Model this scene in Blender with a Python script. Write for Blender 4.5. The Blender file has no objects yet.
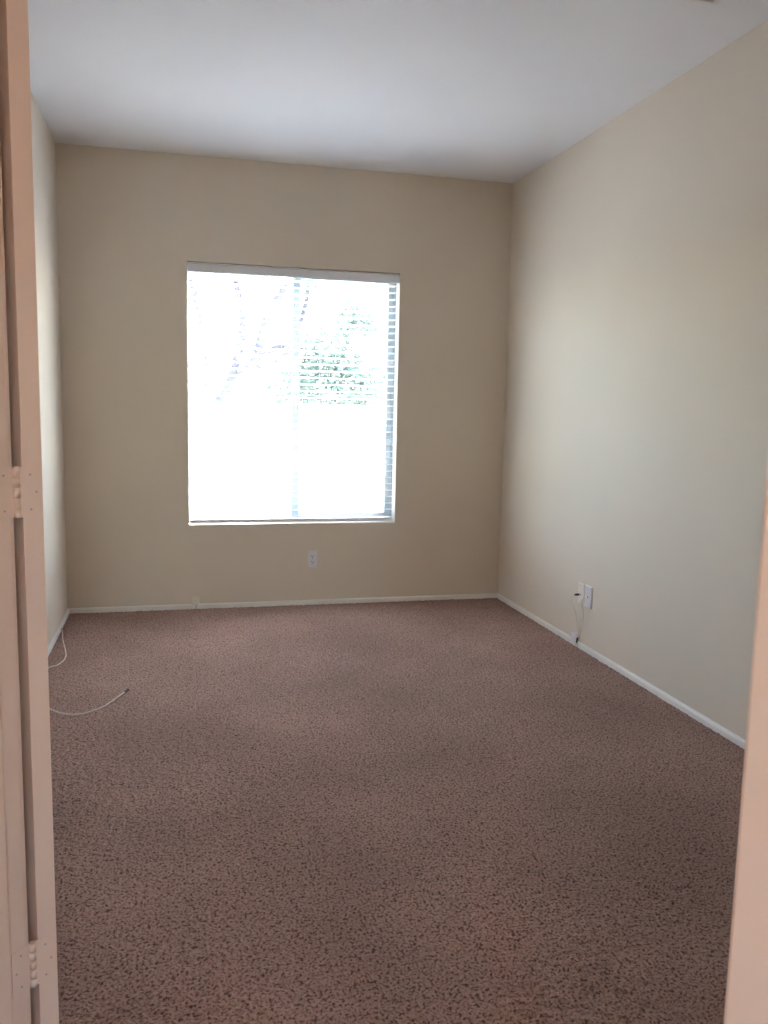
import bpy, bmesh, math, random
import numpy as np
from mathutils import Vector, Matrix, noise

scene = bpy.context.scene
C = scene.collection
R = math.radians
rnd = random.Random(7)

# ------------------------------------------------------------------ camera, sky, sun, exposure
YAW, PITCH, ROLL, FPX = 0.24305, -0.12551, 0.02038, 842.886
CAM_Z = 1.30
fwd = Vector((math.sin(YAW) * math.cos(PITCH), math.cos(YAW) * math.cos(PITCH), math.sin(PITCH)))
r0 = Vector((math.cos(YAW), -math.sin(YAW), 0)); u0 = r0.cross(fwd)
rv = r0 * math.cos(ROLL) + u0 * math.sin(ROLL)
uv = -r0 * math.sin(ROLL) + u0 * math.cos(ROLL)
cd = bpy.data.cameras.new('camera'); cam = bpy.data.objects.new('camera', cd); C.objects.link(cam)
M = Matrix((rv, uv, -fwd)).transposed().to_4x4(); M.translation = (0, 0, CAM_Z)
cam.matrix_world = M
cd.sensor_fit = 'HORIZONTAL'; cd.sensor_width = 36; cd.lens = 36 * FPX / 768
cd.clip_start = 0.02
cd.dof.use_dof = True; cd.dof.focus_distance = 3.2; cd.dof.aperture_fstop = 16
scene.camera = cam

scene.view_settings.view_transform = 'Standard'; scene.view_settings.look = 'None'
scene.view_settings.gamma = 1; scene.view_settings.use_curve_mapping = False
scene.view_settings.exposure = -0.50

world = bpy.data.worlds.new('sky'); scene.world = world; world.use_nodes = True
wn = world.node_tree.nodes; wl_ = world.node_tree.links
sky = wn.new('ShaderNodeTexSky'); sky.sky_type = 'NISHITA'; sky.sun_disc = False
sky.sun_elevation = R(52); sky.sun_rotation = R(40); sky.air_density = 1.0; sky.dust_density = 1.4
bg = wn['Background']; wl_.new(sky.outputs[0], bg.inputs[0]); bg.inputs[1].default_value = 9.2

sd = bpy.data.lights.new('sun', 'SUN'); sd.energy = 31; sd.angle = R(0.6); sd.color = (1, .97, .93)
sun = bpy.data.objects.new('sun', sd); C.objects.link(sun)
sun.rotation_euler = Vector((-0.45, -0.75, -0.85)).to_track_quat('-Z', 'Y').to_euler()   # high in front of the window: the open slats catch it

pd = bpy.data.lights.new('window_portal', 'AREA'); pd.shape = 'RECTANGLE'; pd.size = 1.40; pd.size_y = 1.70
pd.cycles.is_portal = True
portal = bpy.data.objects.new('window_portal', pd); C.objects.link(portal)
portal.location = (0.738, 5.56, 1.335); portal.rotation_euler = (R(-90), 0, 0)

scene.cycles.max_bounces = 14; scene.cycles.diffuse_bounces = 8; scene.cycles.glossy_bounces = 4
scene.cycles.transparent_max_bounces = 24; scene.cycles.transmission_bounces = 6
scene.cycles.sample_clamp_indirect = 25; scene.cycles.caustics_refractive = False; scene.cycles.caustics_reflective = False
scene.cycles.use_denoising = True

# ------------------------------------------------------------------ room measures
XL, XR, D, H = -0.654, 2.150, 5.353, 2.752
WL, WR, WB, WT = 0.074, 1.402, 0.531, 2.139      # window opening
T = 0.16
Q = math.sqrt(0.5)
LP = Vector((-0.272, 1.578, 0)); U = Vector((Q, -Q, 0)); N = Vector((Q, Q, 0))   # angled entry wall: hinge point, along, into the room
DW = 1.2255; DH = 2.28                            # double door opening
S0, S1 = (XL - LP.x) / Q, 1.60                    # ends of the angled wall
NEAR_Y = (LP + U * S1).y; HALL_X = (LP + U * S1).x
HALL_Y = -2.2

# ------------------------------------------------------------------ materials
def srgb(c):
    return tuple((x / 12.92 if x <= .04045 else ((x + .055) / 1.055) ** 2.4) for x in c)

def mat(name, col, rough=.5, var=.06, scale=6, bump=0, bscale=180, metal=0, spec=.5):
    m = bpy.data.materials.new(name); m.use_nodes = True
    n = m.node_tree.nodes; l = m.node_tree.links; b = n['Principled BSDF']
    tc = n.new('ShaderNodeTexCoord')
    nz = n.new('ShaderNodeTexNoise'); nz.inputs['Scale'].default_value = scale; nz.inputs['Detail'].default_value = 4
    l.new(tc.outputs['Object'], nz.inputs['Vector'])
    cr = n.new('ShaderNodeValToRGB')
    cr.color_ramp.elements[0].position = .3; cr.color_ramp.elements[1].position = .7
    cr.color_ramp.elements[0].color = tuple(x * (1 - var) for x in col) + (1,)
    cr.color_ramp.elements[1].color = tuple(min(1, x * (1 + var)) for x in col) + (1,)
    l.new(nz.outputs['Fac'], cr.inputs['Fac']); l.new(cr.outputs['Color'], b.inputs['Base Color'])
    b.inputs['Roughness'].default_value = rough; b.inputs['Metallic'].default_value = metal
    b.inputs['Specular IOR Level'].default_value = spec
    if bump:
        bn = n.new('ShaderNodeTexNoise'); bn.inputs['Scale'].default_value = bscale; bn.inputs['Detail'].default_value = 3
        l.new(tc.outputs['Object'], bn.inputs['Vector'])
        bp = n.new('ShaderNodeBump'); bp.inputs['Strength'].default_value = bump; bp.inputs['Distance'].default_value = .002
        l.new(bn.outputs['Fac'], bp.inputs['Height']); l.new(bp.outputs['Normal'], b.inputs['Normal'])
    return m

MW = mat('wall_paint', (.69, .612, .508), .75, .015, 2, .25, 140, spec=.25)
MC = mat('ceiling_paint', (.79, .785, .79), .85, .012, 2, .35, 110, spec=.15)
MT = mat('trim_paint', (.78, .72, .66), .42, .02, 5, .08, 60)
MD = mat('door_paint', (.84, .675, .59), .45, .02, 4, .1, 60)
MB = mat('baseboard_paint', (.80, .77, .73), .45, .03, 8, .1, 60)
MV = mat('blind_vinyl', (.88, .88, .89), .35, .015, 5)
MVL = mat('white_valance', (.72, .72, .74), .5, .02, 5)
MF = mat('grey_aluminium', (.33, .36, .36), .4, .02, 6)
MP = mat('white_plastic', (.77, .75, .77), .35, .015, 20)
MP2 = mat('ivory_plastic', (.74, .69, .60), .4, .02, 20)
MDK = mat('black_plastic', (.012, .011, .011), .4, .1, 20)
MCB = mat('cream_cable', (.70, .64, .57), .5, .04, 40)
MCG = mat('grey_cable', (.62, .56, .46), .5, .04, 40)
MBR = mat('brass', (.55, .40, .20), .35, .05, 30, metal=1)
MST = mat('steel', (.55, .55, .55), .35, .05, 30, metal=1)
MSC = mat('painted_screw', (.50, .40, .34), .5, .05, 40)
MCORD = mat('white_cord', (.72, .72, .72), .7, .04, 50)
MGW = mat('stucco', (.80, .77, .72), .9, .05, 3, .5, 60)
MGR = mat('pale_gravel', (.72, .67, .60), .95, .15, 25, .6, 40)
MBK = mat('bark', (.085, .07, .078), .9, .25, 9, .8, 30)
MLF = mat('leaf_green', (.22, .265, .20), .6, .25, 3)
MRF = mat('grille_enamel', (.74, .72, .70), .5, .02, 20)

MFD = mat('dark_aluminium', (.23, .26, .26), .45, .02, 6)

def glass_mat():
    m = bpy.data.materials.new('window_glass'); m.use_nodes = True
    n = m.node_tree.nodes; l = m.node_tree.links; n.clear()
    o = n.new('ShaderNodeOutputMaterial'); mx = n.new('ShaderNodeMixShader')
    t = n.new('ShaderNodeBsdfTransparent'); g = n.new('ShaderNodeBsdfGlossy'); f = n.new('ShaderNodeFresnel')
    t.inputs[0].default_value = (.95, .975, .965, 1); g.inputs['Roughness'].default_value = .02; f.inputs[0].default_value = 1.45
    ge = n.new('ShaderNodeNewGeometry'); k = n.new('ShaderNodeMath'); k.operation = 'SUBTRACT'; k.inputs[0].default_value = 1
    l.new(ge.outputs['Backfacing'], k.inputs[1]); q = n.new('ShaderNodeMath'); q.operation = 'MULTIPLY'
    l.new(f.outputs[0], q.inputs[0]); l.new(k.outputs[0], q.inputs[1])         # the far face of the pane only transmits
    l.new(q.outputs[0], mx.inputs[0]); l.new(t.outputs[0], mx.inputs[1]); l.new(g.outputs[0], mx.inputs[2]); l.new(mx.outputs[0], o.inputs[0])
    return m
MG = glass_mat()

def screen_mat():
    m = bpy.data.materials.new('insect_mesh'); m.use_nodes = True
    n = m.node_tree.nodes; l = m.node_tree.links; n.clear()
    o = n.new('ShaderNodeOutputMaterial'); mx = n.new('ShaderNodeMixShader')
    t = n.new('ShaderNodeBsdfTransparent'); d = n.new('ShaderNodeBsdfDiffuse'); d.inputs[0].default_value = (.12, .13, .13, 1)
    mx.inputs[0].default_value = .28
    l.new(t.outputs[0], mx.inputs[1]); l.new(d.outputs[0], mx.inputs[2]); l.new(mx.outputs[0], o.inputs[0])
    return m
MSM = screen_mat()

def carpet_mat():
    m = bpy.data.materials.new('frieze_carpet'); m.use_nodes = True
    n = m.node_tree.nodes; l = m.node_tree.links; b = n['Principled BSDF']
    tc = n.new('ShaderNodeTexCoord')
    def nz(s, d=3, r=.55):
        x = n.new('ShaderNodeTexNoise'); x.inputs['Scale'].default_value = s; x.inputs['Detail'].default_value = d; x.inputs['Roughness'].default_value = r
        l.new(tc.outputs['Object'], x.inputs['Vector']); return x
    a = nz(135, 2); big = nz(1.7, 3, .5)
    cr = n.new('ShaderNodeValToRGB'); e = cr.color_ramp.elements
    e[0].position = .36; e[0].color = (.095, .055, .046, 1)
    e[1].position = .66; e[1].color = (.40, .278, .236, 1)
    k = e.new(.47); k.color = (.315, .203, .166, 1)
    l.new(a.outputs['Fac'], cr.inputs['Fac'])
    mr = n.new('ShaderNodeMapRange'); mr.inputs[1].default_value = .3; mr.inputs[2].default_value = .7; mr.inputs[3].default_value = .84; mr.inputs[4].default_value = 1.14
    l.new(big.outputs['Fac'], mr.inputs[0])
    mx = n.new('ShaderNodeVectorMath'); mx.operation = 'SCALE'
    l.new(cr.outputs['Color'], mx.inputs[0]); l.new(mr.outputs[0], mx.inputs['Scale'])
    l.new(mx.outputs[0], b.inputs['Base Color'])
    b.inputs['Roughness'].default_value = 1; b.inputs['Specular IOR Level'].default_value = .05
    b.inputs['Sheen Weight'].default_value = .08; b.inputs['Sheen Roughness'].default_value = .6; b.inputs['Sheen Tint'].default_value = (.8, .62, .55, 1)
    return m
MCP = carpet_mat()

# ------------------------------------------------------------------ mesh helpers
def obj(name, bm, m, parent=None, smooth=False, bevel=0, seg=2):
    me = bpy.data.meshes.new(name)
    bmesh.ops.recalc_face_normals(bm, faces=bm.faces[:])
    bm.to_mesh(me); bm.free()
    if smooth:
        for p in me.polygons: p.use_smooth = True
    o = bpy.data.objects.new(name, me); C.objects.link(o)
    for x in (m if isinstance(m, (list, tuple)) else [m]): me.materials.append(x)
    if parent is not None: o.parent = parent
    if bevel:
        b = o.modifiers.new('bevel', 'BEVEL'); b.width = bevel; b.segments = seg; b.limit_method = 'ANGLE'; b.angle_limit = R(40)
    return o

def box(bm, x0, x1, y0, y1, z0, z1, f=None):
    vs = []
    for z in (z0, z1):
        for x, y in ((x0, y0), (x1, y0), (x1, y1), (x0, y1)):
            p = Vector((x, y, z)); vs.append(bm.verts.new(f(p) if f else p))
    for q in ((0, 3, 2, 1), (4, 5, 6, 7), (0, 1, 5, 4), (1, 2, 6, 5), (2, 3, 7, 6), (3, 0, 4, 7)):
        bm.faces.new([vs[i] for i in q])

def prism(bm, pts, lo, hi, f):
    """pts: closed 2D outline, f(a, b, h) -> 3D"""
    A = [bm.verts.new(f(a, b, lo)) for a, b in pts]; B = [bm.verts.new(f(a, b, hi)) for a, b in pts]
    n = len(pts)
    bm.faces.new(A); bm.faces.new(B[::-1])
    for i in range(n): bm.faces.new((A[i], A[(i + 1) % n], B[(i + 1) % n], B[i]))

def cyl(bm, a, b, r, n=16, r2=None):
    a, b = Vector(a), Vector(b); d = (b - a); q = d.to_track_quat('Z', 'Y'); r2 = r if r2 is None else r2
    A, B = [], []
    for i in range(n):
        t = 2 * math.pi * i / n; v = Vector((math.cos(t), math.sin(t), 0))
        A.append(bm.verts.new(a + q @ (v * r))); B.append(bm.verts.new(b + q @ (v * r2)))
    bm.faces.new(A[::-1]); bm.faces.new(B)
    for i in range(n): bm.faces.new((A[i], A[(i + 1) % n], B[(i + 1) % n], B[i]))

def lathe(bm, prof, n=32, f=lambda p: p):
    rows = []
    for r, z in prof:
        rows.append([bm.verts.new(f(Vector((r * math.cos(2 * math.pi * i / n), r * math.sin(2 * math.pi * i / n), z)))) for i in range(n)])
    for a, b in zip(rows, rows[1:]):
        for i in range(n): bm.faces.new((a[i], a[(i + 1) % n], b[(i + 1) % n], b[i]))
    bm.faces.new(rows[0][::-1]); bm.faces.new(rows[-1])

def spline(pts, k=10):
    pts = [Vector(p) for p in pts]; P = [pts[0] * 2 - pts[1]] + pts + [pts[-1] * 2 - pts[-2]]; out = []
    for i in range(1, len(P) - 2):
        a, b, c, d = P[i - 1:i + 3]
        for j in range(k):
            t = j / k
            out.append(.5 * ((2 * b) + (c - a) * t + (2 * a - 5 * b + 4 * c - d) * t * t + (3 * b - a - 3 * c + d) * t ** 3))
    out.append(pts[-1]); return out

def tube(bm, pts, r, n=8):
    """r: number or list"""
    m = len(pts); rows = []
    up = Vector((0, 0, 1))
    for i, p in enumerate(pts):
        d = (pts[min(i + 1, m - 1)] - pts[max(i - 1, 0)]).normalized()
        s = d.cross(up)
        if s.length < .05: s = d.cross(Vector((1, 0, 0)))
        s.normalize(); w = s.cross(d)
        rr = r[i] if isinstance(r, (list, tuple)) else r
        rows.append([bm.verts.new(p + s * rr * math.cos(2 * math.pi * k / n) + w * rr * math.sin(2 * math.pi * k / n)) for k in range(n)])
    for a, b in zip(rows, rows[1:]):
        for k in range(n): bm.faces.new((a[k], a[(k + 1) % n], b[(k + 1) % n], b[k]))
    bm.faces.new(rows[0][::-1]); bm.faces.new(rows[-1])

def struct(o): o['kind'] = 'structure'; return o
def empty(name, loc=(0, 0, 0)):
    o = bpy.data.objects.new(name, None); C.objects.link(o); o.location = loc; o.empty_display_size = .1
    return o
def tag(o, label, cat, group=None):
    o['label'] = label; o['category'] = cat
    if group: o['group'] = group
    return o
def stz(s, t, z=0):                                 # angled wall coordinates -> world
    return LP + U * s + N * t + Vector((0, 0, z))
BM = bmesh.new

# ------------------------------------------------------------------ room shell
bm = BM()                                           # the window wall, with the window opening
for a in ((XL - T, WL, 0, H), (WR, XR + T, 0, H), (WL, WR, 0, WB), (WL, WR, WT, H)):
    box(bm, a[0], a[1], D, D + T, a[2], a[3])
bmesh.ops.remove_doubles(bm, verts=bm.verts[:], dist=1e-5)
struct(obj('wall_back', bm, MW))
bm = BM(); box(bm, XL - T, XL, HALL_Y - T, D, 0, H); struct(obj('wall_left', bm, MW))
bm = BM(); box(bm, XR, XR + T, NEAR_Y - T, D, 0, H); struct(obj('wall_right', bm, MW))
bm = BM(); box(bm, HALL_X, XR, NEAR_Y - .12, NEAR_Y, 0, H); struct(obj('wall_near', bm, MW))
bm = BM(); box(bm, HALL_X, HALL_X + .12, HALL_Y, NEAR_Y - .12, 0, H); struct(obj('wall_hall_right', bm, MW))
PX0, PX1, PZ = -.35, .25, 2.05                      # added glazed door behind the camera, put in to bring daylight into the hall
bm = BM()
for a in ((XL, PX0, 0, H), (PX1, HALL_X + .12, 0, H), (PX0, PX1, PZ, H)): box(bm, a[0], a[1], HALL_Y - T, HALL_Y, a[2], a[3])
struct(obj('wall_hall_back', bm, MW))
gd = struct(empty('added_hall_door', (PX0, HALL_Y, 0)))
gl = lambda p: p - Vector((PX0, HALL_Y, 0))
bm = BM()
for a in ((PX0, PX0 + .16, .01, PZ), (PX1 - .16, PX1, .01, PZ), (PX0 + .16, PX1 - .16, .01, .20), (PX0 + .16, PX1 - .16, PZ - .16, PZ)):
    box(bm, a[0], a[1], HALL_Y - .10, HALL_Y - .06, a[2], a[3], gl)
obj('door_frame', bm, MD, gd, bevel=.002)
bm = BM(); box(bm, PX0 + .16, PX1 - .16, HALL_Y - .083, HALL_Y - .077, .20, PZ - .16, gl); obj('pane', bm, MG, gd)
bm = BM(); box(bm, XL - T, XR + T, HALL_Y - T, D + T, H, H + .15); struct(obj('ceiling', bm, MC))

TF, TB = -.0105, -.130                               # room face and hall face of the angled wall
bm = BM()
f = lambda p: stz(p.x, p.y, p.z)
box(bm, S0 + .008, -.020, TB, TF, 0, H, f)
box(bm, DW + .020, S1 - .008, TB, TF, 0, H, f)
box(bm, -.020, DW + .020, TB, TF, DH + .021, H, f)
struct(obj('wall_entry', bm, MW))

# carpet: a real tufted surface (finer towards the camera)
def carpet():
    xs0, xs1, ys0, ys1 = XL, XR, HALL_Y, D
    def lines(a, b, f):
        o = [a]
        while o[-1] < b: o.append(o[-1] + f(o[-1]))
        o[-1] = b; return np.array(o)
    ys = lines(ys0, ys1, lambda y: .05 if y < .8 else .0042 + max(0, y - 1.6) * .0016)
    xs = lines(xs0, xs1, lambda x: .0050)
    X, Y = np.meshgrid(xs, ys); rs = np.random.RandomState(3)
    def vnoise(scale, seed):
        g = np.random.RandomState(seed).rand(2048, 2048)
        fx, fy = (X + 10) * scale, (Y + 10) * scale
        ix, iy = np.floor(fx).astype(int), np.floor(fy).astype(int); tx, ty = fx - ix, fy - iy
        tx = tx * tx * (3 - 2 * tx); ty = ty * ty * (3 - 2 * ty)
        G = lambda i, j: g[j % 2048, i % 2048]
        return (G(ix, iy) * (1 - tx) + G(ix + 1, iy) * tx) * (1 - ty) + (G(ix, iy + 1) * (1 - tx) + G(ix + 1, iy + 1) * tx) * ty
    hgt = (vnoise(105, 1) - .5) * .0055 + (vnoise(210, 2) - .5) * .0045
    Z = hgt
    X = X + (rs.rand(*X.shape) - .5) * .002
    X = np.clip(X, xs0, xs1)
    V = np.stack([X, Y, Z], -1).reshape(-1, 3).astype(np.float32)
    ny, nx = X.shape
    i = np.arange(nx * ny).reshape(ny, nx)
    F = np.stack([i[:-1, :-1], i[:-1, 1:], i[1:, 1:], i[1:, :-1]], -1).reshape(-1, 4).astype(np.int32)
    me = bpy.data.meshes.new('floor')
    me.vertices.add(len(V)); me.vertices.foreach_set('co', V.ravel())
    me.loops.add(F.size); me.loops.foreach_set('vertex_index', F.ravel())
    me.polygons.add(len(F)); me.polygons.foreach_set('loop_start', np.arange(0, F.size, 4, dtype=np.int32))
    me.polygons.foreach_set('use_smooth', np.ones(len(F), dtype=bool))
    me.update(calc_edges=True); me.materials.append(MCP)
    o = bpy.data.objects.new('floor', me); C.objects.link(o)
    return struct(o)
carpet()
bm = BM(); box(bm, XL - T, XR + T, HALL_Y - T, D + T, -.14, -.012); struct(obj('floor_slab', bm, MGW))

# baseboards
BH = .031
def base_prof(t=.013):
    return [(0, -.005), (t, -.005), (t, BH - .009), (t * .72, BH - .003), (t * .35, BH), (0, BH)]
def baseboard(name, a, b, inward):
    a, b, inward = Vector(a), Vector(b), Vector(inward); L = (b - a).length; d = (b - a).normalized()
    bm = BM(); prism(bm, base_prof(), 0, L, lambda p, q, h: a + d * h + inward * p + Vector((0, 0, q)))
    return struct(obj(name, bm, MB))
baseboard('baseboard_back', (XL, D, 0), (XR, D, 0), (0, -1, 0))
baseboard('baseboard_left', (XL, 2.02, 0), (XL, D - .013, 0), (1, 0, 0))
baseboard('baseboard_right', (XR, NEAR_Y, 0), (XR, D - .013, 0), (-1, 0, 0))
baseboard('baseboard_near', (HALL_X + .03, NEAR_Y, 0), (XR - .013, NEAR_Y, 0), (0, 1, 0))
baseboard('baseboard_entry', stz(DW + .085, TF), stz(S1 - .02, TF), N)

# ------------------------------------------------------------------ double door: frame, leaves, hinges
fr = struct(empty('trim_1', stz(DW / 2, TF)))
def fpart(name, bm, m=MT, bevel=.0025):
    o = obj(name, bm, m, None, bevel=bevel); o.parent = fr; o.matrix_parent_inverse = Matrix.Translation(-fr.location); return o
bm = BM(); box(bm, -.0195, -.0015, TB, TF, 0, DH, f); fpart('jamb', bm, MD)
bm = BM(); box(bm, DW + .0015, DW + .0195, TB, TF, 0, DH, f); fpart('jamb', bm, MD)
bm = BM(); box(bm, -.0195, DW + .0195, TB, TF, DH, DH + .020, f); fpart('head_jamb', bm, MD)
bm = BM(); box(bm, -.0015, .0095, -.084, -.0500, 0, DH - .011, f); fpart('door_stop', bm, MD)
bm = BM(); box(bm, DW - .0095, DW + .0015, -.084, -.0500, 0, DH - .011, f); fpart('door_stop', bm, MD)
bm = BM(); box(bm, -.0015, DW + .0015, -.084, -.0500, DH - .011, DH, f); fpart('door_stop', bm, MD)
def casing(s_in, sgn, t0, outw):
    """vertical casing board; s_in inner edge, sgn direction outwards along the wall, outw = +1 room side / -1 hall side"""
    bm = BM(); w = .057
    pr = [(0, 0), (0, .009), (.006, .0125), (.020, .0145), (.044, .0165), (.054, .0155), (w, .011), (w, 0)]
    if outw < 0: pr = [(0, 0), (0, .012), (.001, .0133), (.003, .014), (w - .003, .014), (w - .001, .0133), (w, .012), (w, 0)]
    prism(bm, pr, 0, DH + .008 + w, lambda a, b, h: stz(s_in + sgn * a, t0 + outw * b, h))
    return fpart('casing', bm, MD, 0)
casing(-.0085, -1, TF, 1); casing(DW + .0085, 1, TF, 1)
casing(-.0085, -1, TB, -1); casing(DW - .0095, 1, TB, -1)
for t0, ow in ((TF, 1), (TB, -1)):
    bm = BM(); prism(bm, [(0, 0), (0, .009), (.006, .0125), (.020, .0145), (.044, .0165), (.054, .0155), (.057, .011), (.057, 0)], -.0085, DW + .0085,
                     lambda a, b, h: stz(h, t0 + ow * b, DH + .008 + a)); fpart('head_casing', bm, MD, 0)

HINGE_Z = (.243, 1.136, 2.030)
def door_leaf(name, pin, closed, swing, open_deg):
    """local frame: origin = pin, +x along the closed leaf from the hinge edge, +y = room side when closed"""
    root = struct(empty(name, pin))
    c = closed.normalized(); y = N
    rot = Matrix.Rotation(R(open_deg) * swing, 3, 'Z')
    ax, ay = rot @ c, rot @ y
    g = lambda p: ax * p.x + ay * p.y + Vector((0, 0, p.z))          # leaf, opened (root local)
    j = lambda p: c * p.x + y * p.y + Vector((0, 0, p.z))            # frame side (root local)
    bm = BM()
    w = DW / 2 - .003
    # stile-and-rail leaf with two recessed panels on both faces
    x0, x1, z0, z1 = .0015, w, .012, DH - .004
    yf, yb = -.0105, -.0455
    box(bm, x0, x0 + .10, yb, yf, z0, z1, g); box(bm, x1 - .10, x1, yb, yf, z0, z1, g)
    for a, b in ((z0, z0 + .2), (.95, 1.07), (z1 - .11, z1)): box(bm, x0 + .10, x1 - .10, yb, yf, a, b, g)
    leaf = obj('leaf', bm, MD, root, bevel=.0012)
    for a, b in ((z0 + .2, .95), (1.07, z1 - .11)):
        bm = BM(); box(bm, x0 + .10, x1 - .10, yb + .009, yf - .009, a, b, g); obj('panel', bm, MD, root)
    # hinges
    for hz in HINGE_Z:
        hh = .0445; k = .0066
        bm = BM()
        zs = [hz - hh + i * (2 * hh) / 5 for i in range(6)]
        for a, b in zip(zs, zs[1:]): cyl(bm, (0, 0, a + .0004), (0, 0, b - .0004), k, 20)
        cyl(bm, (0, 0, hz - hh + .0003), (0, 0, hz + hh - .0003), k * .86, 16)
        cyl(bm, (0, 0, hz + hh), (0, 0, hz + hh + .002), k * .9, 16, k * .5)
        hg = obj('hinge', bm, MD, root)
        for p in hg.data.polygons: p.use_smooth = len(p.vertices) == 4
        # door plate: flat on the leaf's hinge edge, with the strap up to the barrel
        bm = BM(); box(bm, .0004, .0018, -.043, -.001, hz - hh, hz + hh, g); obj('hinge_plate', bm, MD, hg)
        bm = BM(); box(bm, -.0018, -.0004, -.043, -.001, hz - hh, hz + hh, j); obj('hinge_plate', bm, MD, hg)
        for fr_, sx in ((g, 1), (j, -1)):
            for yy, dz in ((-.024, .031), (-.034, .0), (-.024, -.031)):
                bm = BM(); x = .0003 if sx > 0 else .0003
                xa = (.0001 if sx > 0 else -.0001) ; xb = .001 if sx > 0 else -.001
                cyl(bm, fr_(Vector((xa, yy, hz + dz))), fr_(Vector((xb, yy, hz + dz))), .0021, 12); obj('hinge_screw', bm, MSC, hg)
    # ball knob on both faces, with rosette
    for yy, sg in ((yf, 1), (yb, -1)):
        bm = BM()
        prof = [(.031, 0), (.031, .004), (.026, .008), (.011, .010), (.010, .030), (.020, .036), (.026, .046), (.024, .057), (.014, .063), (.004, .0645)]
        lathe(bm, prof, 28, lambda p: g(Vector((w - .060 + p.x, yy + sg * p.z, 1.0 + p.y))))
        obj('door_knob', bm, MBR, root, smooth=True)
    return root
door_leaf('door_1', LP.copy(), U, +1, 160)
door_leaf('door_2', LP + U * DW, -U, -1, 150)

# ------------------------------------------------------------------ window
win = struct(empty('window_1', ((WL + WR) / 2, D + .13, WB)))
def wpart(name, bm, m, **k):
    o = obj(name, bm, m, None, **k); o.parent = win; o.matrix_parent_inverse = Matrix.Translation(-win.location); return o
def ring(bm, x0, x1, z0, z1, y0, y1, l, r, b, t):
    box(bm, x0, x0 + l, y0, y1, z0, z1); box(bm, x1 - r, x1, y0, y1, z0, z1)
    box(bm, x0 + l, x1 - r, y0, y1, z0, z0 + b); box(bm, x0 + l, x1 - r, y0, y1, z1 - t, z1)
FY = D + .092
bm = BM(); ring(bm, WL, WR, WB, WT, FY, D + T + .01, .006, .012, .018, .022); wpart('frame', bm, MF, bevel=.002)
MX = .752
bm = BM(); ring(bm, WL + .006, MX + .018, WB + .018, WT - .022, FY + .040, FY + .062, .008, .036, .020, .022); s1 = wpart('sash', bm, MF, bevel=.002)
bm = BM(); box(bm, WL + .012, MX - .016, FY + .049, FY + .053, WB + .036, WT - .042); wpart('pane', bm, MG)
bm = BM(); ring(bm, MX - .022, WR - .012, WB + .018, WT - .022, FY + .012, FY + .036, .042, .036, .040, .030); wpart('sash', bm, MF, bevel=.002)
bm = BM(); box(bm, MX + .018, WR - .046, FY + .022, FY + .026, WB + .056, WT - .050); wpart('pane', bm, MG)
bm = BM(); box(bm, MX - .024, MX + .022, FY + .0075, FY + .0122, WB + .020, WT - .024); wpart('meeting_stile', bm, MFD, bevel=.001)
bm = BM(); box(bm, MX - .010, MX + .004, FY - .002, FY + .012, 1.24, 1.33); wpart('latch', bm, MF, bevel=.002)
sc = BM(); ring(sc, MX - .004, WR - .012, WB + .02, WT - .024, FY + .064, FY + .074, .016, .016, .016, .016)
box(sc, MX + .012, WR - .034, FY + .066, FY + .073, 1.352, 1.362); wpart('screen_frame', sc, MF, bevel=.001)
bm = BM(); box(bm, MX + .012, WR - .034, FY + .0685, FY + .0690, WB + .036, WT - .040); wpart('insect_screen', bm, MSM)
bm = BM(); box(bm, WL, WR, D + .004, FY, WB - .003, WB + .002); wpart('sill', bm, MB, bevel=.0008)

# ------------------------------------------------------------------ blind
bl = tag(empty('window_blind', ((WL + WR) / 2, D + .036, WB)), 'white two inch horizontal slat blind, lowered with open slats, filling the window', 'window blind')
def bpart(name, bm, m, parent=None, **k):
    o = obj(name, bm, m, None, **k)
    p = parent or bl
    o.parent = p
    o.matrix_parent_inverse = Matrix.Translation(-bl.location)
    return o
BX0, BX1 = WL + .004, WR - .006
bm = BM()
pr = [(0, 0), (.006, -.001), (.010, .006), (.010, .040), (.007, .048), (.002, .051), (0, .051)]
prism(bm, pr, BX0 - .002, BX1 + .004, lambda a, b, h: Vector((h, D + .010 - a, WT - .060 + b)))
bpart('valance', bm, MVL)
bm = BM(); box(bm, BX0, BX1, D + .012, D + .062, WT - .048, WT - .003); bpart('headrail', bm, MV, bevel=.002)
SX0, SX1 = WL + .006, WR - .016
SY = D + .036; PITCHZ = .0425
bm = BM(); nsl = 0
z = WT - .078
while z > WB + .062:
    tl = R(-5 + rnd.uniform(-.6, .6)); dz = rnd.uniform(-.0008, .0008)
    sec = []
    for i in range(7):
        a = -.025 + .05 * i / 6; sec.append((a, .0022 * (1 - (a / .025) ** 2)))
    top = [(a, b + .0024) for a, b in sec][::-1]
    out = sec + top
    out = [(a * math.cos(tl) - b * math.sin(tl), a * math.sin(tl) + b * math.cos(tl)) for a, b in out]
    ex = rnd.uniform(-.0015, .0015)
    prism(bm, out, SX0 + ex, SX1 + ex, lambda a, b, h: Vector((h, SY + a, z + dz + b)))
    nsl += 1; z -= PITCHZ
bpart('slats', bm, MV)
bm = BM(); box(bm, SX0, SX1, SY - .026, SY + .026, WB + .0105, WB + .036); br = bpart('bottom_rail', bm, MV, bevel=.003)
for x in (.222, .563, .903, 1.258):
    bm = BM()
    for yy in (SY - .0262, SY + .0262): cyl(bm, (x - .004, yy, WB + .03), (x - .004, yy, WT - .044), .0007, 6)
    zz = WT - .080
    while zz > WB + .06: cyl(bm, (x - .004, SY - .026, zz), (x - .004, SY + .026, zz), .0005, 5); zz -= PITCHZ
    bpart('ladder_cord', bm, MCORD)
    bm = BM(); cyl(bm, (x, SY - .020, WB + .003), (x, SY - .020, WB + .0105), .006, 14, .008); bpart('cord_plug', bm, MV, br)
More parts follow.
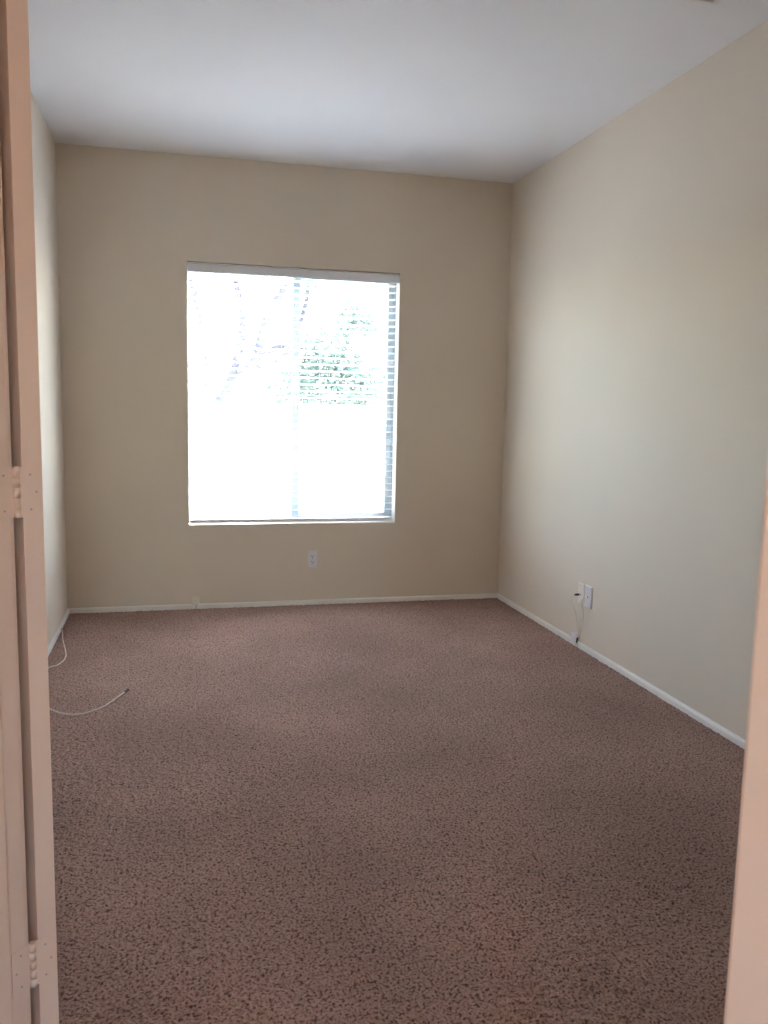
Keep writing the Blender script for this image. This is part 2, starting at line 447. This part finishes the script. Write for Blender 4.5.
for x, ze in ((1.322, 1.262), (1.332, 1.215)):
    bm = BM(); cyl(bm, (x, D + .004, ze), (x, D + .004, WT - .050), .0010, 6); lc = bpart('pull_cord', bm, MCORD)
    bm = BM(); lathe(bm, [(.0015, .034), (.004, .030), (.0055, .016), (.0065, .003), (.005, 0)], 14, lambda p: Vector((x + p.x, D + .004 + p.y, ze - .034 + p.z)))
    bpart('tassel', bm, MV, lc, smooth=True)
for x, ze in ((.128, 1.43), (.140, 1.40)):
    bm = BM(); cyl(bm, (x, D + .004, ze), (x, D + .004, WT - .050), .0009, 6); lc = bpart('tilt_cord', bm, MCORD)
    bm = BM(); lathe(bm, [(.0015, .034), (.004, .030), (.0055, .016), (.0065, .003), (.005, 0)], 14, lambda p: Vector((x + p.x, D + .004 + p.y, ze - .034 + p.z)))
    bpart('tassel', bm, MV, lc, smooth=True)

# ------------------------------------------------------------------ wall plates and jacks
def wall_frame(loc, inward):
    """returns f(a, b, c): a = along the wall to the viewer's right, b = up, c = out of the wall (all local)"""
    n = Vector(inward); a = n.cross(Vector((0, 0, 1))) * -1
    a = Vector((0, 0, 1)).cross(n)
    return lambda p: a * p.x + Vector((0, 0, 1)) * p.y + n * p.z
def plate_mesh(g, w=.070, h=.1145, t=.0055):
    bm = BM(); A = []
    for s, c in ((1, 0), (1, t * .45), (.93, t * .9), (.86, t)):
        ww, hh = w / 2 - (1 - s) * .035, h / 2 - (1 - s) * .035
        A.append([bm.verts.new(g(Vector((x, y, c)))) for x, y in ((-ww, -hh), (ww, -hh), (ww, hh), (-ww, hh))])
    for p, q in zip(A, A[1:]):
        for i in range(4): bm.faces.new((p[i], p[(i + 1) % 4], q[(i + 1) % 4], q[i]))
    bm.faces.new(A[0][::-1]); bm.faces.new(A[-1]); return bm
def screw(g, y, parent, t=.0055, m=MSC):
    bm = BM(); cyl(bm, g(Vector((0, y, t - .001))), g(Vector((0, y, t + .0008))), .0030, 14); return obj('plate_screw', bm, m, parent)

# outlet under the window
ol = tag(empty('wall_outlet', (.8545, D, .3005)), 'white duplex power outlet on the wall below the window', 'outlet')
g = wall_frame(ol.location, (0, -1, 0))
obj('cover_plate', plate_mesh(g, .066, .113), MP, ol)
for cy in (.0195, -.0195):
    bm = BM(); pts = [(.0165 * math.cos(t) if abs(math.cos(t)) < .98 else .0165 * math.cos(t), max(-.0135, min(.0135, .0172 * math.sin(t)))) for t in [2 * math.pi * i / 28 for i in range(28)]]
    prism(bm, pts, .004, .0075, lambda a, b, c: g(Vector((a, cy + b, c)))); rc = obj('receptacle', bm, MP, ol)
    for sx, hh in ((-.0062, .0085), (.0062, .0070)):
        bm = BM(); box(bm, sx - .0018, sx + .0018, cy + .003 - hh / 2, cy + .003 + hh / 2, .0072, .0077, g); obj('slot', bm, MDK, rc)
    bm = BM(); cyl(bm, g(Vector((0, cy - .0075, .0072))), g(Vector((0, cy - .0075, .0077))), .0028, 12); obj('ground_hole', bm, MDK, rc)
screw(g, 0, ol)

# little jack box on the window wall, sitting on the baseboard
def jack(loc, inward, label, w=.043, h=.052, m=MP2, out=.022):
    o = tag(empty('phone_jack', loc), label, 'phone jack', None)
    g = wall_frame(loc, inward)
    bm = BM(); box(bm, -w / 2, w / 2, 0, h, 0, out - .006, g); obj('base', bm, m, o, bevel=.002)
    bm = BM(); box(bm, -w / 2 - .001, w / 2 + .001, -.001, h + .001, out - .006, out, g); cv = obj('cover', bm, m, o, bevel=.004, seg=3)
    bm = BM(); cyl(bm, g(Vector((0, h * .55, out - .001))), g(Vector((0, h * .55, out + .0006))), .003, 12); obj('cover_screw', bm, MSC, cv)
    bm = BM(); box(bm, -.0075, .0075, -.0032, -.0010, .004, .015, g); obj('socket', bm, MDK, o)
    return o
j1 = jack((.110, D, BH - .003), (0, -1, 0), 'small beige phone jack box on the baseboard below the window')
# its short stub of cable hanging over the baseboard
o = obj('stub_cable', BM(), MCG)
bpy.data.objects.remove(o)
bm = BM(); tube(bm, spline([(.112, D - .010, .033), (.113, D - .019, .029), (.114, D - .018, .016), (.112, D - .015, .004)], 6), .0028, 8)
obj('cord', bm, MSC, j1).matrix_parent_inverse = Matrix.Translation(-j1.location)

# two plates on the right wall
ca = tag(empty('coaxial_plate', (XR, 4.133, .300)), 'ivory cable plate with a black plug on right wall, the one farther from the door', 'wall plate')
g = wall_frame(ca.location, (-1, 0, 0))
obj('cover_plate', plate_mesh(g), MP2, ca); screw(g, .042, ca); screw(g, -.042, ca)
bm = BM(); cyl(bm, g(Vector((0, -.004, .004))), g(Vector((0, -.004, .014))), .0065, 6); cyl(bm, g(Vector((0, -.004, .013))), g(Vector((0, -.004, .022))), .0046, 14); obj('socket', bm, MST, ca)
ph = tag(empty('phone_plate', (XR, 4.046, .302)), 'plain white wall plate on right wall, beside the plate with the black plug', 'wall plate')
g2 = wall_frame(ph.location, (-1, 0, 0))
obj('cover_plate', plate_mesh(g2, .074, .118, .008), MP, ph); screw(g2, .042, ph, .008, MP); screw(g2, -.042, ph, .008, MP)
bm = BM(); box(bm, -.009, .009, -.009, .009, .006, .010, g2); so = obj('socket', bm, MP, ph, bevel=.001)
bm = BM(); box(bm, -.0055, .0055, -.005, .003, .0097, .0102, g2); obj('socket_hole', bm, MDK, so)

j2 = jack((XR, 4.165, BH - .016), (-1, 0, 0), 'small white phone jack box on the baseboard of the right wall', .048, .056, MP)

# cords between them
cx = tag(empty('coaxial_lead', (XR - .03, 4.133, .296)), 'thin beige lead hanging from the black plug down the right wall', 'cable')
off = Matrix.Translation(-cx.location)
bm = BM(); cyl(bm, (XR - .018, 4.133, .296), (XR - .036, 4.133, .296), .0062, 16); cyl(bm, (XR - .036, 4.133, .296), (XR - .042, 4.136, .293), .0062, 14, .0035)
obj('plug', bm, MDK, cx).matrix_parent_inverse = off
bm = BM(); tube(bm, spline([(XR - .041, 4.136, .293), (XR - .050, 4.150, .275), (XR - .034, 4.168, .235), (XR - .018, 4.160, .190), (XR - .014, 4.142, .130), (XR - .012, 4.125, .085), (XR - .020, 4.118, .040), (XR - .026, 4.126, .012)], 8), .0022, 8)
obj('cord', bm, MCG, cx, smooth=True).matrix_parent_inverse = off
pc = tag(empty('phone_lead', (XR - .02, 4.06, .24)), 'thin pale lead from below the plain white plate to the baseboard', 'cable')
off = Matrix.Translation(-pc.location)
bm = BM(); tube(bm, spline([(XR - .0105, 4.052, .298), (XR - .030, 4.056, .290), (XR - .030, 4.066, .255), (XR - .012, 4.076, .200), (XR - .009, 4.092, .140), (XR - .011, 4.104, .085), (XR - .021, 4.110, .040), (XR - .024, 4.100, .012)], 8), .0020, 8)
obj('cord', bm, MCG, pc, smooth=True).matrix_parent_inverse = off
bm = BM(); box(bm, XR - .024, XR - .0105, 4.0475, 4.0565, .293, .302); obj('plug', bm, MP, pc, bevel=.001).matrix_parent_inverse = off
bm = BM(); cyl(bm, (XR - .022, 4.119, .030), (XR - .0205, 4.118, .056), .0048, 12); obj('splice', bm, MDK, cx).matrix_parent_inverse = off @ Matrix.Identity(4)
cx.children[-1].matrix_parent_inverse = Matrix.Translation(-cx.location)

# ------------------------------------------------------------------ coaxial cable on the carpet at the left
pts = [(-.642, 4.93, .020), (-.628, 4.88, .010), (-.606, 4.72, .007), (-.566, 4.50, .007), (-.553, 4.37, .007), (-.575, 4.265, .007), (-.612, 4.225, .007), (-.630, 4.12, .007),
       (-.615, 3.93, .007), (-.565, 3.72, .007), (-.490, 3.595, .007), (-.400, 3.555, .007), (-.325, 3.61, .007), (-.285, 3.685, .006), (-.232, 3.800, .009)]
cb = tag(empty('coaxial_cable', (-.4, 4.0, 0)), 'long white coaxial cable looping over the carpet from the left wall', 'cable')
off = Matrix.Translation(-cb.location)
bm = BM(); tube(bm, spline(pts, 12), .0031, 10); obj('sheath', bm, MCB, cb, smooth=True).matrix_parent_inverse = off
d = (Vector(pts[-1]) - Vector(pts[-2])).normalized(); e = Vector(pts[-1])
bm = BM(); cyl(bm, e - d * .004, e + d * .018, .0058, 14); cyl(bm, e + d * .018, e + d * .026, .0068, 6); obj('connector', bm, MDK, cb, ).matrix_parent_inverse = off

# ------------------------------------------------------------------ ceiling grille at the top edge of the photo
cv = tag(empty('ceiling_vent', (1.735, 2.762, H)), 'white air grille with dark slots on the ceiling near the right wall', 'vent')
bm = BM(); ring_y = (-.10, .10); box(bm, -.16, .16, -.10, -.075, -.007, 0); box(bm, -.16, .16, .075, .092, -.007, 0); box(bm, -.16, -.135, -.075, .075, -.007, 0); box(bm, .135, .16, -.075, .075, -.007, 0)
obj('grille_frame', bm, MRF, cv, bevel=.002)
bm = BM(); box(bm, -.14, .14, -.08, .08, -.0015, -.0003); obj('duct', bm, MDK, cv)
bm = BM()
for i in range(9):
    yy = -.066 + i * .0165; prism(bm, [(yy - .004, -.006), (yy - .003, -.007), (yy + .004, -.0025), (yy + .003, -.0015)], -.137, .137, lambda a, b, h: Vector((h, a, b)))
obj('slats', bm, MRF, cv)

# ------------------------------------------------------------------ added hall ceiling lamp, out of view, to warm the door frame
def lamp_mat():
    m = bpy.data.materials.new('added_lamp_glow'); m.use_nodes = True
    b = m.node_tree.nodes['Principled BSDF']
    b.inputs['Base Color'].default_value = (.9, .85, .75, 1)
    b.inputs['Emission Color'].default_value = (1, .58, .28, 1); b.inputs['Emission Strength'].default_value = 70
    return m
hl = tag(empty('added_hall_lamp', (0.0, -.95, H)), 'added round warm lamp, out of view on the hall ceiling outside the double door', 'lamp')
bm = BM(); lathe(bm, [(.17, 0), (.17, -.012), (.155, -.022)], 36); obj('lamp_base', bm, MBR, hl)
bm = BM(); lathe(bm, [(.150, -.018), (.150, -.035), (.135, -.062), (.10, -.085), (.05, -.098), (.004, -.101)], 36); obj('lamp_shade', bm, lamp_mat(), hl, smooth=True)

# ------------------------------------------------------------------ outdoors, seen through the blind
bm = BM(); box(bm, -14, 16, D + T, 26, -.22, -.10); box(bm, -14, 16, -12, HALL_Y - T, -.22, -.10); struct(obj('ground', bm, MGR))
gw = BM(); box(gw, -8, 12, 9.4, 9.6, -.10, 1.29); 
garden = obj('garden_wall', gw, MGW, None, bevel=.01)
tag(garden, 'pale sunlit stucco garden wall outside the window', 'wall')

def leaf_cloud(bm, c, r, n, rg):
    for _ in range(n):
        v = Vector((rg.gauss(0, 1), rg.gauss(0, 1), rg.gauss(0, 1))).normalized() * (rg.random() ** .45)
        p = Vector(c) + Vector((v.x * r[0], v.y * r[1], v.z * r[2]))
        q = Matrix.Rotation(rg.uniform(0, 6.28), 3, 'Z') @ Matrix.Rotation(rg.uniform(-.9, .9), 3, 'X') @ Matrix.Rotation(rg.uniform(0, 6.28), 3, 'Y')
        L, w = rg.uniform(.06, .11), rg.uniform(.016, .03)
        a = [(0, 0, 0), (w, L * .4, .008), (0, L, -.006), (-w, L * .4, .008)]
        V = [bm.verts.new(p + q @ Vector(x)) for x in a]
        bm.faces.new((V[0], V[1], V[2])); bm.faces.new((V[0], V[2], V[3]))
tr = tag(empty('garden_tree', (.85, 11, -.1)), 'bare limbed tree with green leaves beyond the garden wall', 'tree')
off = Matrix.Translation(-tr.location)
def limb(name, pts, rr, parent):
    P = spline([Vector(p) for p in pts], 6); n = len(P)
    bm = BM(); tube(bm, P, [rr[0] + (rr[1] - rr[0]) * i / (n - 1) for i in range(n)], 9)
    o = obj(name, bm, MBK, parent, smooth=True); o.matrix_parent_inverse = off; return o
tk = limb('trunk', [(.40, 11, -.12), (.44, 11.02, .5), (.50, 11, 1.1), (.56, 11, 1.32)], (.13, .10), tr)
limb('branch', [(.54, 11, 1.27), (.72, 11.02, 1.53), (.97, 11, 1.80), (1.08, 11, 2.16), (1.18, 10.98, 2.48), (1.40, 11, 2.85), (1.6, 11.1, 3.5)], (.085, .035), tr)
limb('branch', [(.62, 11, 1.40), (.80, 11.1, 1.95), (.84, 11.05, 2.36), (.80, 11, 2.58), (.74, 11, 2.9), (.72, 10.9, 3.5)], (.06, .03), tr)
limb('branch', [(.52, 11, 1.22), (.38, 10.95, 1.6), (.31, 10.9, 2.07), (.27, 10.9, 2.44), (.20, 10.9, 2.8), (.05, 10.9, 3.4)], (.06, .03), tr)
limb('branch', [(1.02, 11, 1.95), (1.25, 11.02, 2.0), (1.50, 11.1, 2.2), (1.64, 11.1, 2.55), (1.72, 11.1, 3.1)], (.05, .03), tr)
limb('branch', [(.95, 11, 1.78), (1.15, 10.95, 1.72), (1.36, 10.9, 1.92), (1.6, 10.9, 2.0)], (.04, .02), tr)
rg = random.Random(5)
bm = BM()
for c, r, n in (((.72, 11, 2.02), (.28, .3, .22), 200), ((1.15, 11, 3.1), (.9, .7, .5), 1500), ((.1, 11, 3.0), (.6, .6, .5), 700), ((1.5, 11, 2.1), (.25, .3, .2), 250)):
    leaf_cloud(bm, c, r, n, rg)
fo = obj('foliage', bm, MLF, tr); fo.matrix_parent_inverse = off; fo['kind'] = 'stuff'
sh = tag(empty('garden_shrub', (2.0, 11.6, -.1)), 'broad leafy green shrub beyond the garden wall on the right', 'shrub')
off2 = Matrix.Translation(-sh.location)
for k, (x, z) in enumerate(((1.5, 1.5), (1.9, 2.0), (2.3, 2.2), (2.6, 1.6))):
    bm = BM(); P = spline([(2.0 + .05 * k, 11.6, -.1), (2.0 + (x - 2) * .4, 11.6, z * .5), (x, 11.6, z)], 6); tube(bm, P, [.035 - .025 * i / (len(P) - 1) for i in range(len(P))], 7)
    obj('stem', bm, MBK, sh, smooth=True).matrix_parent_inverse = off2
bm = BM()
for c, r, n in (((1.55, 11.6, 1.55), (.42, .4, .55), 1500), ((2.05, 11.6, 1.75), (.5, .4, .65), 2000), ((2.55, 11.6, 1.5), (.45, .4, .5), 1300), ((2.45, 11.6, 2.45), (.35, .3, .28), 600), ((2.0, 11.6, .7), (.9, .5, .6), 1500)):
    leaf_cloud(bm, c, r, n, rg)
fo = obj('foliage', bm, MLF, sh); fo.matrix_parent_inverse = off2; fo['kind'] = 'stuff'
